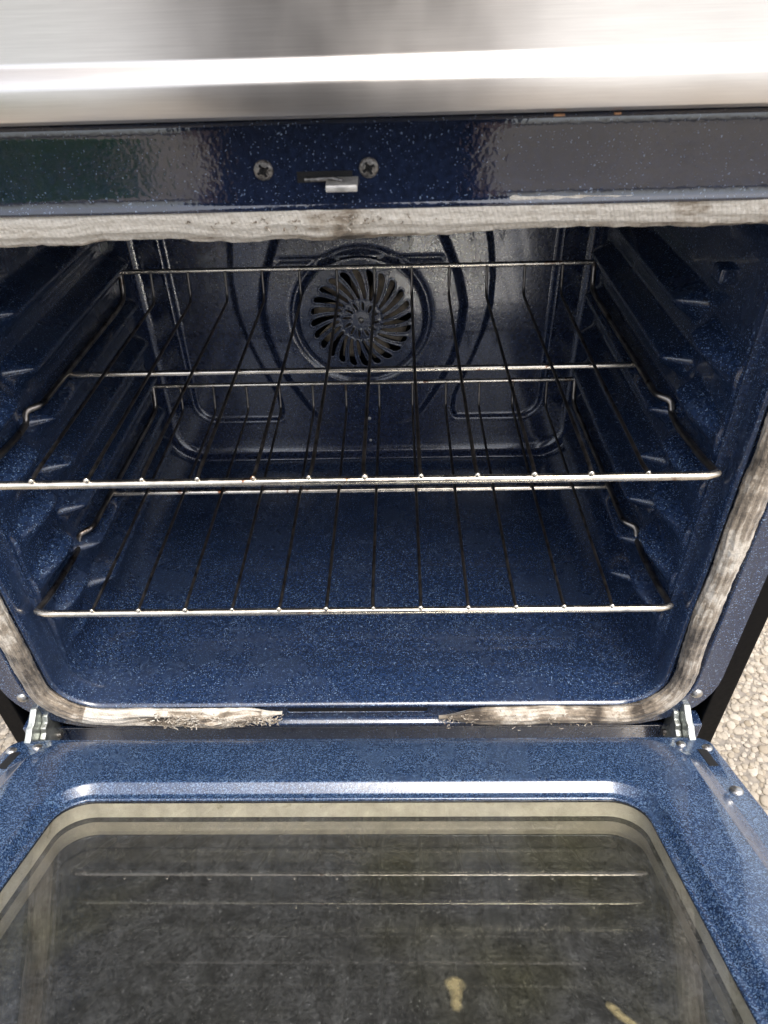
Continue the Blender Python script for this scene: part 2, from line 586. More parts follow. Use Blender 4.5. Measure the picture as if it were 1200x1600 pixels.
# ---- front frame: lip, gasket channel, ridge and flat, one pressed sheet
mb = MB()
prof = [(0.0, 0.022), (0.0, 0.006), (0.0003, 0.0015), (0.0012, -0.0018), (0.0026, -0.0030), (0.0040, -0.0022), (0.0050, -0.0006), (0.0060, 0.0012), (0.0075, 0.0018),
        (0.0262, 0.0018), (0.0284, 0.0010), (0.0300, -0.0010), (0.0310, -0.0034), (0.0316, -0.0044), (0.0326, -0.0048), (0.0340, -0.0046), (0.0368, -0.0040)]
rings = []
for dd, y in prof:
    rings.append([(x, y, z) for x, z in rrect(dd)])
ring_o = []
for x, z in rrect(0.0368):
    # spread to the outer rectangle
    fx, fz = abs(x) / (HW + 0.0368), 1 if False else 0
    if abs(x) > HW - RC - 0.002:
        X = math.copysign(0.3655, x)
        Z = z
        if z < RC:
            Z = -0.0375 + (z + 0.0368) / (RC + 0.0368) * (RC + 0.0375)
            k = (abs(x) - (HW - RC)) / (RC + 0.0368)
            X = math.copysign(min(0.3655, abs(x) + (0.3655 - 0.3468) * min(1, k * 1.35)), x)
    else:
        X, Z = x, (z - 0.0008 if z < 0.2 else z + 0.01)
    ring_o.append((X, -0.0040, Z))
rings.append(ring_o)
rings.append([(x * (1.0055 if abs(x) > 0.36 else 1), 0.0000, z) for x, y, z in ring_o])
rings.append([(x * (1.0055 if abs(x) > 0.36 else 1), 0.012, z) for x, y, z in ring_o])
mb.grid(rings, close_v=True)
frame = mb.build('front_frame', 'enamel', oven, angle=60)

for s in (-1, 1):
    mb = MB()
    edge = [(x, z) for x, z in rrect(0.0, 16) if s * x > 0 and 0.0003 < z < ZT - 0.0003]
    mb.grid([[(x + s * 0.0006, 0.0219, z) for x, z in edge], [(x * (LW - 0.0012) / HW, 0.0223, z + (0.0006 if z < 0.04 else 0)) for x, z in edge]])
    mb.build('mouth_step', 'enamel', frame, smooth=False)

# bottom apron, curving back under the ridge, and the corner plates that carry the hinges
mb = MB()
ap = [(-0.0040, -0.0375), (-0.0032, -0.0410), (0.0000, -0.0450), (0.0050, -0.0480), (0.0100, -0.0510), (0.0120, -0.0560), (0.0120, -0.125)]
mb.grid([[(x, y, z) for x in np.linspace(-0.332, 0.332, 30)] for y, z in ap])
mb.build('apron', 'enamel', frame)
for s in (-1, 1):
    mb = MB()
    mb.box((min(s * 0.3325, s * 0.3665), -0.0040, -0.125), (max(s * 0.3325, s * 0.3665), 0.016, -0.0380))
    mb.build('corner_plate', 'enamel', frame, bevel=0.002)

# vent slot in the gasket channel
mb = MB()
pts = []
for cx, a0 in ((0.0705, -math.pi / 2), (-0.0705, math.pi / 2)):
    for k in range(13):
        a = a0 + math.pi * k / 12
        pts.append((cx + 0.0046 * math.cos(a), 0.0012, -0.0140 + 0.0046 * math.sin(a)))
mb.tube(pts, 0.0010, 8, closed=True)
slot = mb.build('vent_slot', 'enamel', frame)
mb = MB()
mb.prism([(p_[0] * 0.99, p_[2]) for p_ in pts], 1, 0.0013, 0.0017)
mb.build('slot_opening', 'void', slot, smooth=False)

# ---- header above the opening
mb = MB()
hp = [(-0.006, 0.4925), (-0.0124, 0.4925), (-0.0137, 0.4929), (-0.0142, 0.4938), (-0.0139, 0.4949), (-0.0131, 0.4960), (-0.0126, 0.4975), (-0.0122, 0.502), (-0.0119, 0.508),
      (-0.0117, 0.516), (-0.0116, 0.524), (-0.0115, 0.532), (-0.0114, 0.5375), (-0.0110, 0.5388), (-0.0098, 0.5398), (-0.0075, 0.5403), (0.0, 0.5405), (0.02, 0.5405)]
mb.grid([[(x, y, z) for x in np.linspace(-0.3655, 0.3655, 40)] for y, z in hp])
header = mb.build('header_panel', 'enamel_head', oven, angle=80)

def screw(name, loc, axis, r, parent, mat, slots=True, dome=0.35):
    mb = MB()
    mb.lathe([(r * 1.0, 0), (r * 1.0, r * 0.12), (r * 0.93, r * 0.25), (r * 0.7, r * dome), (r * 0.36, r * (dome + 0.04)), (r * 0.34, r * 0.1), (0.0001, r * 0.06)] if slots else
             [(r * 1.0, 0), (r * 0.97, r * 0.15), (r * 0.82, r * 0.36), (r * 0.5, r * 0.52), (r * 0.0001, r * 0.58)], loc, axis, 20)
    o = mb.build(name, mat, parent, angle=50)
    return o
for x, z in ((-0.0275, 0.5150), (0.0330, 0.5150)):
    s_ = screw('screw', (x, -0.0119, z), (0, -1, 0), 0.0056, header, 'scorched')
    mb = MB()
    for k in range(2):
        a = 0.5 + k * math.pi / 2
        ca, sa = math.cos(a) * 0.0036, math.sin(a) * 0.0036
        mb.tube([(x - ca, -0.0141, z - sa), (x + ca, -0.0141, z + sa)], 0.0007, 6)
    mb.build('cross_recess', 'void', s_)

# latch slot and hook
mb = MB()
mb.box((-0.0085, -0.01225, 0.5078), (0.0235, -0.0117, 0.5138))
mb.build('latch_slot', 'void', header, smooth=False, bevel=0.0002)
mb = MB()
mb.prism([(-0.011, 0.5098), (-0.011, 0.5108), (-0.0200, 0.5090), (-0.0228, 0.5088), (-0.0236, 0.5076), (-0.0236, 0.5052), (-0.0222, 0.5046), (-0.0200, 0.5060), (-0.0150, 0.5082)], 0, 0.0085, 0.0265)
latch = mb.build('latch_hook', 'white_metal', header, bevel=0.0008)
mb = MB()
mb.tube([(-0.004, -0.0128, 0.5095), (0.004, -0.0145, 0.5100), (0.012, -0.0165, 0.5108), (0.018, -0.018, 0.5098)], 0.0012, 8)
mb.build('spring', 'scorched', latch)

# ---- control panel (folded brushed steel) and the rest of the cabinet
mb = MB()
cp = [(0.015, 0.5450), (-0.040, 0.5450), (-0.0465, 0.5462), (-0.0492, 0.5480), (-0.0500, 0.5505), (-0.0500, 0.5612), (-0.0497, 0.5626), (-0.0488, 0.5640), (-0.0464, 0.5663),
      (-0.0430, 0.5690), (-0.0412, 0.5700), (-0.0402, 0.5710), (-0.0399, 0.5725), (-0.0400, 0.6200), (-0.0405, 0.6900), (-0.0390, 0.6960), (-0.0340, 0.7000), (0.02, 0.7005), (0.62, 0.7005)]
mb.grid([[(x, y, z) for x in np.linspace(-0.3905, 0.3905, 30)] for y, z in cp])
for s in (-1, 1):
    n0 = len(mb.v)
    mb.v.extend([(s * 0.3905, y, z) for y, z in cp] + [(s * 0.3905, 0.62, 0.545)])
    mb.f.append(tuple(range(n0, len(mb.v))))
panel = mb.build('control_panel', 'steel', oven, angle=35)
M['rust'] = simple('rust_crumb', (0.30, 0.15, 0.07), 0.8, 0, 0.4, 500, 0.4)
for x, w in ((0.131, 0.004), (0.1605, 0.0022)):
    mb = MB()
    pts = [(x + w * math.cos(a) * random.uniform(0.6, 1.2), -0.0455 + 0.0012 * math.sin(a) * random.uniform(0.6, 1.2)) for a in np.linspace(0, 5.6, 9)]
    mb.prism(pts, 2, 0.5440, 0.5449)
    mb.build('rust_crumb', 'rust', panel)

for s in (-1, 1):
    mb = MB()
    poly = [(0.004, -0.235), (0.004, 0.5425), (0.62, 0.5425), (0.62, -0.235)]
    a, b = sorted((s * 0.3685, s * 0.3895))
    mb.prism(poly, 0, a, b)
    sp = mb.build('side_panel', 'black_paint', oven, bevel=0.0016)
mb = MB()
mb.box((-0.367, 0.022, -0.235), (0.367, 0.60, -0.126))
mb.build('drawer_box', 'black_paint', oven, bevel=0.002)
mb = MB()
mb.box((-0.384, -0.012, -0.225), (0.384, 0.003, -0.150))
mb.build('drawer_front', 'steel', oven, bevel=0.004)
mb = MB()
mb.box((-0.367, 0.585, -0.12), (0.367, 0.60, 0.54))
mb.build('rear_sheet', 'galv', oven, smooth=False)
for sx in (-1, 1):
    for y in (0.05, 0.56):
        mb = MB()
        mb.lathe([(0.016, 0), (0.018, 0.004), (0.018, 0.014), (0.008, 0.018), (0.008, 0.066)], (sx * 0.34, y, GROUND), (0, 0, 1), 16)
        mb.build('foot', 'black_paint', oven)

# ---- cavity liner: floor and ceiling with rolled corners
def trough(z0, sgn):
    r = 0.0415
    xs = []
    for k in range(9):
        a = math.pi / 2 * k / 8
        xs.append((-LW + r - r * math.cos(a), r - r * math.sin(a)))
    n = 60
    for k in range(1, n):
        xs.append((-LW + r + (2 * LW - 2 * r) * k / n, 0))
    for k in range(9):
        a = math.pi / 2 * k / 8
        xs.append((LW - r + r * math.sin(a), r - r * math.cos(a)))
    return [(x, z0 + sgn * h) for x, h in xs]
mb = MB()
ys = np.concatenate([[0.0215], np.linspace(0.03, BY + 0.004, 60)])
P = []
for y in ys:
    row = []
    for x, z in trough(-0.001, 1):
        e = min((0.285 - abs(x)) / 0.03, (y - 0.045) / 0.03, (0.45 - y) / 0.03)
        dz = -0.0035 * float(sstep(0, 1, e)) + 0.0022 * float(vnoise(x * 9 + 3, y * 9, 0.5) - 0.5)
        row.append((x, y, z + dz))
    P.append(row)
mb.grid(P)
liner = mb.build('cavity_floor', 'enamel', oven, angle=80)
mb = MB()
mb.grid([[(x, y, z) for x, z in trough(ZT - 0.002, -1)] for y in (0.0215, BY + 0.004)])
mb.build('cavity_ceiling', 'enamel', oven, angle=80)

# ---- pressed side walls with rack guides
LEV = [0.1285 + 0.0525 * k for k in range(-1, 6)]
def ledge(u, rise, run):
    """cross-section of a pressed ledge: u is the drop below its top edge"""
    return sstep(-rise * 0.35, rise, u) * (1 - sstep(rise * 0.8, run, u)) ** 0.9
def wall_h(y, z):
    h = np.zeros_like(y)
    for i, L in enumerate(LEV):
        # long ledge that carries the rail; its front end is a steep rounded nose
        top = L - 0.0040
        u = top - z
        nose_y = 0.108 + 0.012 * np.clip(u / 0.03, 0, 1.4) ** 2 - 0.004 * np.exp(-((u - 0.008) / 0.006) ** 2)
        nose = sstep(0.0, 0.024, y - nose_y) * (1 - sstep(0.405, 0.440, y))
        h = np.maximum(h, 0.0245 * nose * ledge(u, 0.0120, 0.038))
        # thin crease above the ledge
        h += 0.0012 * np.exp(-((z - (L + 0.011)) / 0.0022) ** 2) * sstep(0.16, 0.2, y) * (1 - sstep(0.38, 0.42, y))
        # short front ledge, sloping down and fading towards the mouth
        uf = (L - 0.0165 - (0.10 - y) * 0.13) - z
        fr = sstep(0.016, 0.075, y) * (1 - sstep(0.092, 0.106, y + 0.35 * np.clip(uf, 0, 0.03)))
        h = np.maximum(h, 0.0200 * fr * ledge(uf, 0.0110, 0.034))
    # bead pressed along the mouth
    h = h + 0.0018 * np.exp(-((y - 0.0300) / 0.0022) ** 2)
    return h
yy = np.concatenate([np.linspace(0.0215, 0.20, 120), np.linspace(0.204, BY + 0.003, 70)])
zz = np.linspace(0.0395, ZT - 0.0425, 260)
Y, Z = np.meshgrid(yy, zz, indexing='ij')
H = wall_h(Y, Z)
ridge = np.minimum(sstep(0.040, 0.056, Z), 1 - sstep(ZT - 0.06, ZT - 0.043, Z))
H = H * ridge
for s in (-1, 1):
    mb = MB()
    X = s * (LW - H + 0.0006 * (vnoise(Y * 30 + 5 * s, Z * 30, 1.3) - 0.5))
    mb.grid(np.stack([X, Y, Z], -1))
    wall = mb.build('side_wall', 'enamel', oven, angle=80)
    if s == 1:
        mb = MB()
        mb.box((LW - 0.008, 0.090, 0.402), (LW + 0.003, 0.108, 0.416))
        mb.build('sensor_boss', 'enamel', wall, bevel=0.003)

# ---- back wall: pressed relief around the fan
FX, FZ = -0.002, 0.224
def interp_w(z, pts):
    zs = [q[0] for q in pts]; ws = [q[1] for q in pts]
    return np.interp(z, zs, ws)
W1 = [(0.02, 0.137), (0.055, 0.136), (0.075, 0.127), (0.098, 0.129), (0.130, 0.141), (0.160, 0.153), (0.200, 0.166), (0.235, 0.173), (0.275, 0.174), (0.320, 0.168), (0.36, 0.158), (0.45, 0.13)]
W2 = [(0.052, 0.0), (0.0535, 0.045), (0.058, 0.064), (0.068, 0.078), (0.100, 0.098), (0.130, 0.114), (0.163, 0.128), (0.20, 0.137), (0.24, 0.140), (0.28, 0.131), (0.324, 0.113), (0.36, 0.098), (0.45, 0.062)]
def rr_sd(x, z, x0, x1, z0, z1, r):
    qx = np.abs(x - (x0 + x1) / 2) - (x1 - x0) / 2 + r
    qz = np.abs(z - (z0 + z1) / 2) - (z1 - z0) / 2 + r
    return np.hypot(np.maximum(qx, 0), np.maximum(qz, 0)) + np.minimum(np.maximum(qx, qz), 0) - r
def back_y(x, z):
    y = np.full_like(x, BY)
    d1 = rr_sd(x, z, -0.257, 0.257, 0.062, 0.445, 0.03)
    d2 = np.abs(x) - interp_w(z, W1)
    rec = sstep(0.004, -0.004, d1) * sstep(-0.004, 0.004, d2) if False else (1 - sstep(-0.004, 0.003, d1)) * sstep(-0.003, 0.004, d2)
    y = y + 0.0050 * rec
    # bead along the pocket edge
    y = y - 0.0012 * np.exp(-((d1 - 0.004) / 0.0022) ** 2) * sstep(-0.01, 0.0, d2)
    d3 = np.abs(x) - interp_w(z, W2)
    y = y - 0.0070 * (1 - sstep(-0.010, 0.004, d3)) * sstep(0.048, 0.056, z)
    # channel band at the top of the bell
    y = y + 0.0028 * np.exp(-((z - 0.3035) / 0.0034) ** 2) * (1 - sstep(0.104, 0.112, np.abs(x)))
    rr = np.hypot(x - FX, z - FZ)
    y = y + 0.0040 * np.exp(-((rr - 0.0925) / 0.0040) ** 2)
    y = y - 0.0020 * (1 - sstep(0.083, 0.089, rr))
    # rolled edges into floor, walls, ceiling
    de = -rr_sd(x, z, -LW, LW, 0.0, ZT, 0.05)
    f = np.clip(1 - de / 0.016, 0, 1)
    y = y - 0.016 * (1 - np.sqrt(np.maximum(0, 1 - f ** 2)))
    return y
xs = np.linspace(-LW, LW, 330)
zs = np.linspace(-0.004, ZT, 270)
X, Z = np.meshgrid(xs, zs, indexing='ij')
Yb = back_y(X, Z)
nv = len(zs)
rr = np.hypot(X - FX, Z - FZ)
mb = MB()
mb.v = [tuple(q) for q in np.stack([X, Yb, Z], -1).reshape(-1, 3)]
for i in range(len(xs) - 1):
    for j in range(nv - 1):
        if max(rr[i, j], rr[i + 1, j], rr[i, j + 1], rr[i + 1, j + 1]) < 0.0800:
            continue
        mb.f.append((i * nv + j, (i + 1) * nv + j, (i + 1) * nv + j + 1, i * nv + j + 1))
back = mb.build('back_wall', 'enamel_dark', oven, angle=80)

# fan grille: pressed disc with swept slots cut through it
NS = 24
R0, R1 = 0.0290, 0.0675
def swirl(r):
    return 0.46 * np.clip((r - 0.012) / 0.055, 0, 1.4) ** 0.8
mb = MB()
nt_, nr_ = 32, 96
rads = np.linspace(0.0, 0.0835, nr_)
tot = NS * nt_
rad_a, ang_a = np.meshgrid(rads, np.arange(tot) / tot * 2 * math.pi, indexing='ij')
frac = (np.arange(tot) % nt_) / nt_
sec = np.arange(tot) // nt_
def slot_sd(r, t, sect):
    """negative inside a slot"""
    w = (t - 0.5) * (2 * math.pi / NS) * r
    half = np.minimum(0.0032 + (r - R0) * 0.056, 0.0056)
    half = np.minimum(half, 0.31 * 2 * math.pi / NS * r)
    ends = np.maximum(np.maximum(R0 + 0.003 - r, r - (R1 - 0.004)), 0)
    main = np.hypot(w, ends) - half
    # inner short ring: one for every second sector
    t2 = ((sect % 2) + t) / 2
    w2 = (t2 - 0.5) * (4 * math.pi / NS) * r
    e2 = np.maximum(np.maximum(0.0165 - r, r - 0.0225), 0)
    inner = np.hypot(w2, e2) - 0.0021
    return np.minimum(main, inner)
ybase = BY - 0.0105
sdv = slot_sd(rad_a, np.broadcast_to(frac, rad_a.shape), np.broadcast_to(sec, rad_a.shape))
ang = ang_a + swirl(rad_a)
yv = ybase - 0.0009 * np.exp(-((sdv - 0.0008) / 0.0008) ** 2) - 0.003 * np.maximum(0, 1 - (rad_a / 0.08) ** 2)
mb.v = [tuple(q) for q in np.stack([FX + rad_a * np.cos(ang), yv, FZ + rad_a * np.sin(ang)], -1).reshape(-1, 3)]
rm = (rads[:-1] + rads[1:]) / 2
RM, TM = np.meshgrid(rm, (frac + 0.5 / nt_), indexing='ij')
keep = slot_sd(RM, TM, np.broadcast_to(sec, RM.shape)) >= 0
for i, k in zip(*np.nonzero(keep)):
    k2 = (k + 1) % tot
    mb.f.append((int(i * tot + k), int((i + 1) * tot + k), int((i + 1) * tot + k2), int(i * tot + k2)))
grille = mb.build('fan_grille', 'enamel_fan', back, angle=60)
sol = grille.modifiers.new('thickness', 'SOLIDIFY')
sol.thickness = 0.0012
sol.offset = -1
screw('hub_screw', (FX, ybase - 0.0045, FZ), (0, -1, 0), 0.004, grille, 'scorched')
screw('grille_screw', (FX + 0.005, BY - 0.0085, 0.0665), (0, -1, 0), 0.003, back, 'bolt')
screw('grille_screw', (FX + 0.005, BY - 0.0002, 0.0225), (0, -1, 0), 0.0025, back, 'bolt')

# fan behind the grille, and the dark housing
mb = MB()
for k in range(9):
    a0 = 2 * math.pi * k / 9
    P = []
    for r in np.linspace(0.016, 0.066, 8):
        row = []
        for w in (-0.010, -0.003, 0.004, 0.011):
            a = a0 + w / max(r, 0.03) * 1.2 + 0.25 * (r / 0.066)
            row.append((FX + r * math.cos(a), BY + 0.008 + w * 0.6, FZ + r * math.sin(a)))
        P.append(row)
    mb.grid(P)
fan = mb.build('fan_blades', 'dust', back)
sol = fan.modifiers.new('thickness', 'SOLIDIFY'); sol.thickness = 0.001
mb = MB()
mb.lathe([(0.024, 0), (0.024, 0.008), (0.018, 0.012), (0.0001, 0.013)], (FX, BY + 0.010, FZ), (0, -1, 0), 24)
mb.build('fan_hub', 'dust', back)
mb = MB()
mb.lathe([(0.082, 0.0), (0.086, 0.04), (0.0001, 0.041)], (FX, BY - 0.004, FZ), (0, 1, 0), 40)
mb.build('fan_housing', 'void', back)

# ---- woven gasket with its torn gap at the bottom
def gasket():
    pts = rrect(0.0165, 14)
    n = len(pts)
    P = [Vector((x, 0, z)) for x, z in pts]
    # resample by arc length, starting and ending at the gap in the bottom run
    P.append(P[0].copy())
    L = [0.0]
    for a, b in zip(P[:-1], P[1:]):
        L.append(L[-1] + (b - a).length)
    tot = L[-1]
    s0, s1 = 0.086, tot - 0.079
    m = 1500
    V, U, G = [], [], []
    seg = 36
    rows = []
    for i in range(m):
        s = s0 + (s1 - s0) * i / (m - 1)
        k = min(max(np.searchsorted(L, s) - 1, 0), len(P) - 2)
        t = (s - L[k]) / max(1e-9, L[k + 1] - L[k])
        c = P[k].lerp(P[k + 1], t)
        tg = (P[k + 1] - P[k]).normalized()
        s2 = min(s + 0.006, tot); k2 = min(max(np.searchsorted(L, s2) - 1, 0), len(P) - 2)
        tg = (tg + (P[k2 + 1] - P[k2]).normalized()).normalized()
        nrm = Vector((tg.z, 0, -tg.x))            # outward
        top = 1.0 if c.z > ZT - 0.01 else 0.0
        wob = (float(vnoise(s * 14, 3.3, 0)) - 0.5) * 0.0035 + (float(vnoise(s * 45, 7.3, 0)) - 0.5) * 0.0018
        a_w = 0.0102 * (1 + 0.22 * (float(vnoise(s * 22, 1.7, 0)) - 0.5))
        a_y = 0.0085 * (1 + 0.25 * (float(vnoise(s * 17, 9.7, 0)) - 0.5))
        if top:
            a_w *= 1.30
            wob += -0.0052 - 0.0035 * max(0, -c.x / 0.3) ** 1.5
            a_y *= 1.15
        e0, e1 = s - s0, s1 - s
        if e0 < 0.05:
            a_w *= 0.15 + 0.85 * float(sstep(0, 0.05, e0)); a_y *= 0.25 + 0.75 * float(sstep(0, 0.05, e0)); wob += 0.004 * (1 - e0 / 0.05)
        if e1 < 0.045:
            a_w *= 0.12 + 0.88 * float(sstep(0, 0.045, e1)); a_y *= 0.25 + 0.75 * float(sstep(0, 0.045, e1)); wob -= 0.004 * (1 - e1 / 0.045)
        flat = 0.0
        bottom_left = c.z < -0.01 and c.x < -0.09
        if bottom_left:
            a_w *= 1.12; a_y *= 0.85
        # grime along the run
        gr = 0.0
        if c.z < ZT - 0.02 and abs(c.x) > 0.25 and c.z > -0.012:
            gr = 0.44 + 0.8 * (float(vnoise(s * 30, 5.5, 0)) - 0.3)
        if c.z < -0.008 and c.x > 0.08:
            gr = 0.55 + 1.0 * (float(vnoise(s * 40, 2.5, 0)) - 0.45)
        if top:
            gr = -0.30 + 0.75 * math.exp(-((c.x - 0.014) / 0.022) ** 2) + (0.42 * float(sstep(0.10, 0.24, c.x)))  # top colour lightened against the panel's shade; scorched centre, dirtier right end
        row = []
        for j in range(seg):
            ph = 2 * math.pi * j / seg
            rib = 1 + 0.085 * math.cos(11 * ph + s * 26 + 2.5 * float(vnoise(s * 30, 0.4, 6))) + 0.07 * (float(vnoise(s * 240, ph * 3.2, 4)) - 0.5)
            x_ = math.cos(ph) * a_w * rib
            y_ = -math.sin(ph) * a_y * rib
            g = gr
            front = math.sin(ph)
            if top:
                g += 0.35 * (float(vnoise(s * 35, 1.5, 3)) - 0.5) + (0.45 if math.cos(ph) < -0.85 else 0)  # random tone, plus a darker strip along the underside
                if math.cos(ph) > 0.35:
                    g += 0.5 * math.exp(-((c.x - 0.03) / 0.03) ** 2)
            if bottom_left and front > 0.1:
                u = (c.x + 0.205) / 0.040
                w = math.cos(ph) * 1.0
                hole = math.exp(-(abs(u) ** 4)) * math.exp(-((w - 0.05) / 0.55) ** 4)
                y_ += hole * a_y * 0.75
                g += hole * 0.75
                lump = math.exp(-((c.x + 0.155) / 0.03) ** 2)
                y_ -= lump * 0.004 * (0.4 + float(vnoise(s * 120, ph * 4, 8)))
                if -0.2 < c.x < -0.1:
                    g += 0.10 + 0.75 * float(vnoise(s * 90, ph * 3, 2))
            row.append(c + nrm * (x_ + wob) + Vector((0, y_ - 0.0045 + (0.001 if top else 0), 0)))
            G.append(g); U.append((s, j / seg))
        rows.append(row)
    mb = MB()
    o0 = mb.grid(rows, close_v=True)
    mb.f.append(tuple(range(seg)))
    mb.f.append(tuple((m - 1) * seg + k for k in reversed(range(seg))))
    mb.attr['grime_tone'] = G
    o = mb.build('gasket', 'gasket', oven, angle=80)
    o['label'] = 'frayed cream woven gasket, torn away at the bottom'
    me = o.data
    uvl = me.uv_layers.new(name='UVMap')
    li = np.zeros(len(me.loops), np.int32)
    me.loops.foreach_get('vertex_index', li)
    uv = np.array(U)[li]
    uvl.data.foreach_set('uv', uv.ravel())
    # loose fibres
    mb = MB()
    def fibre(x, z, length, dirx):
        p0 = Vector((x, -0.0110 + random.uniform(-0.003, 0.002), z))
        pts = [p0]
        dv = Vector((dirx + random.gauss(0, 0.6), random.uniform(-0.6, 0.2), random.gauss(0, 0.6))).normalized()
        for k in range(5):
            dv = (dv + Vector((random.gauss(0, 0.4), random.gauss(0, 0.3), random.gauss(0, 0.4)))).normalized()
            pts.append(pts[-1] + dv * length / 5)
        mb.tube(pts, random.uniform(0.0003, 0.0007), 4)
    for k in range(380):
        x = random.gauss(-0.160, 0.030)
        if x > -0.085 or x < -0.25: continue
        fibre(x, -0.0165 + max(-0.007, min(0.008, random.gauss(0.001, 0.005))), random.uniform(0.003, 0.008), random.choice((-2.2, 2.2)))
    for k in range(50):
        fibre(random.uniform(-0.11, -0.082), -0.014 + random.gauss(0, 0.002), random.uniform(0.003, 0.008), 2.5)
    for k in range(110):
        fibre(random.gauss(0.0, 0.03), ZT + 0.0085 + random.gauss(0, 0.0012), random.uniform(0.003, 0.006), random.choice((-2, 2)))
    for k in range(70):
        fibre(random.uniform(0.09, 0.25), -0.0165 + random.gauss(0, 0.006), random.uniform(0.003, 0.006), random.choice((-2.5, 2.5)))
    mb.attr['grime_tone'] = np.repeat(rng.uniform(0.0, 0.85, len(mb.v) // 4), 4)[:len(mb.v)]
    fo = mb.build('loose_fibres', 'gasket', o)
    fo['kind'] = 'stuff'
gasket()

# frame bolts
for s in (-1, 1):
    screw('frame_bolt', (s * 0.3465, -0.0040, 0.0165), (0, -1, 0), 0.0058, frame, 'bolt', slots=False)

# ================================================================== oven door, hanging ajar
PH = math.radians(25)
DN = Vector((0, math.sin(PH), math.cos(PH)))          # inner face normal
DT = Vector((0, -math.cos(PH), math.sin(PH)))         # from the hinge outward
DD = -0.017                                           # plane offset
D0 = Vector((0, -0.036, 0)); D0.z = (DD - D0.y * DN.y) / DN.z
DX = Matrix(((1, DT.x, DN.x, D0.x), (0, DT.y, DN.y, D0.y), (0, DT.z, DN.z, D0.z), (0, 0, 0, 1)))   # local (x, t, n)
WX, WT0, WT1, WR = 0.2535, 0.092, 0.405, 0.028          # window opening
DL = 0.470
def door_panel():
    def outline(dd, x1, t0, t1, r, n=10):
        pts = []
        x1 += dd; t0 -= dd; t1 += dd; r = max(0.001, r + dd)
        def line(a, b, m):
            for k in range(m):
                t = k / m
                pts.append((a[0] + (b[0] - a[0]) * t, a[1] + (b[1] - a[1]) * t))
        def arc(cx, ct, a0):
            for k in range(n):
                a = a0 + math.pi / 2 * k / n
                pts.append((cx + r * math.cos(a), ct + r * math.sin(a)))
        cx, c0, c1 = x1 - r, t0 + r, t1 - r
        line((-cx, t0), (cx, t0), 40); arc(cx, c0, -math.pi / 2)
        line((x1, c0), (x1, c1), 24); arc(cx, c1, 0)
        line((cx, t1), (-cx, t1), 40); arc(-cx, c1, math.pi / 2)
        line((-x1, c1), (-x1, c0), 24); arc(-cx, c0, math.pi)
        return pts
    mb = MB()
    rings = []
    win = [(0.0, -0.0105), (0.0, -0.0096), (0.0004, -0.0088), (0.0014, -0.0085), (0.0028, -0.0085), (0.0052, -0.0085), (0.0060, -0.0081), (0.0066, -0.0076), (0.0118, -0.0014), (0.0124, -0.0008), (0.0132, -0.0001), (0.0155, 0.0002)]
    for dd, h in win:
        rings.append([(x, t, h) for x, t in outline(dd, WX, WT0, WT1, WR)])
    for f in (0.15, 0.4, 0.7, 1.0):
        a = outline(0.0155, WX, WT0, WT1, WR)
        b = outline(0.0, 0.3135, 0.014, DL - 0.035, 0.034)
        rings.append([(p_[0] + (q[0] - p_[0]) * f, p_[1] + (q[1] - p_[1]) * f, 0.0002) for p_, q in zip(a, b)])
    for dd, h in ((0.0015, -0.0003), (0.003, -0.0014), (0.0185, -0.0108), (0.0200, -0.0118), (0.0215, -0.0122)):
        rings.append([(x, t, h) for x, t in outline(dd, 0.3135, 0.014, DL - 0.035, 0.034)])
    # flange
    def clampo(q, x1, t0, t1):
        return (max(-x1, min(x1, q[0])), max(t0, min(t1, q[1])))
    b = outline(0.0215, 0.3135, 0.014, DL - 0.035, 0.034)
    c = outline(0.0, 0.3555, -0.010, DL, 0.014)
    for f, h in ((0.5, -0.0122), (0.93, -0.0122), (1.0, -0.0128)):
        rings.append([(p_[0] + (q[0] - p_[0]) * f, p_[1] + (q[1] - p_[1]) * f, h) for p_, q in zip(b, c)])
    rings.append([(q[0], q[1], -0.0150) for q in c])
    rings.append([(q[0], q[1], -0.0445) for q in c])
    mb.grid(rings, close_v=True)
    return mb
door = door_panel().build('door', 'enamel_door', oven, angle=55, xf=DX)
door['label'] = 'navy speckled oven door with dirty window, hanging half open'

def slab(name, mat, x1, t0, t1, n0, n1, parent, bev=None):
    mb = MB()
    mb.box((-x1, t0, n0), (x1, t1, n1))
    return mb.build(name, mat, parent, smooth=False, bevel=bev, xf=DX)
g1 = slab('window_glass', 'glass', WX + 0.012, WT0 - 0.012, WT1 + 0.012, -0.0139, -0.0107, door)
g2 = slab('middle_glass', 'glass2', WX + 0.004, WT0 - 0.004, WT1 + 0.004, -0.0314, -0.0284, door)
slab('outer_glass', 'black_glass', 0.360, -0.008, DL - 0.004, -0.0520, -0.0448, door, 0.0015)
# light metal walls of the window pack
mb = MB()
def ringwall(x1, t0, t1, r, na, nb):
    pts = []
    for cx, ct, a0 in ((x1 - r, t0 + r, -math.pi / 2), (x1 - r, t1 - r, 0), (-x1 + r, t1 - r, math.pi / 2), (-x1 + r, t0 + r, math.pi)):
        for k in range(9):
            a = a0 + math.pi / 2 * k / 8
            pts.append((cx + r * math.cos(a), ct + r * math.sin(a)))
    return [[(x, t, na) for x, t in pts], [(x, t, nb) for x, t in pts]]
mb.grid(ringwall(WX + 0.0015, WT0 - 0.0015, WT1 + 0.0015, WR, -0.0141, -0.0282), close_v=True)
pk = mb.build('window_spacer', 'pack', door, xf=DX)
mb = MB()
mb.grid(ringwall(WX - 0.0005, WT0 + 0.0005, WT1 - 0.0005, WR - 0.001, -0.0316, -0.0446), close_v=True)
M['pack2'] = simple('outer_pack', (0.46, 0.395, 0.335), 0.6, 0.0, 0.22, 45, 0.2)
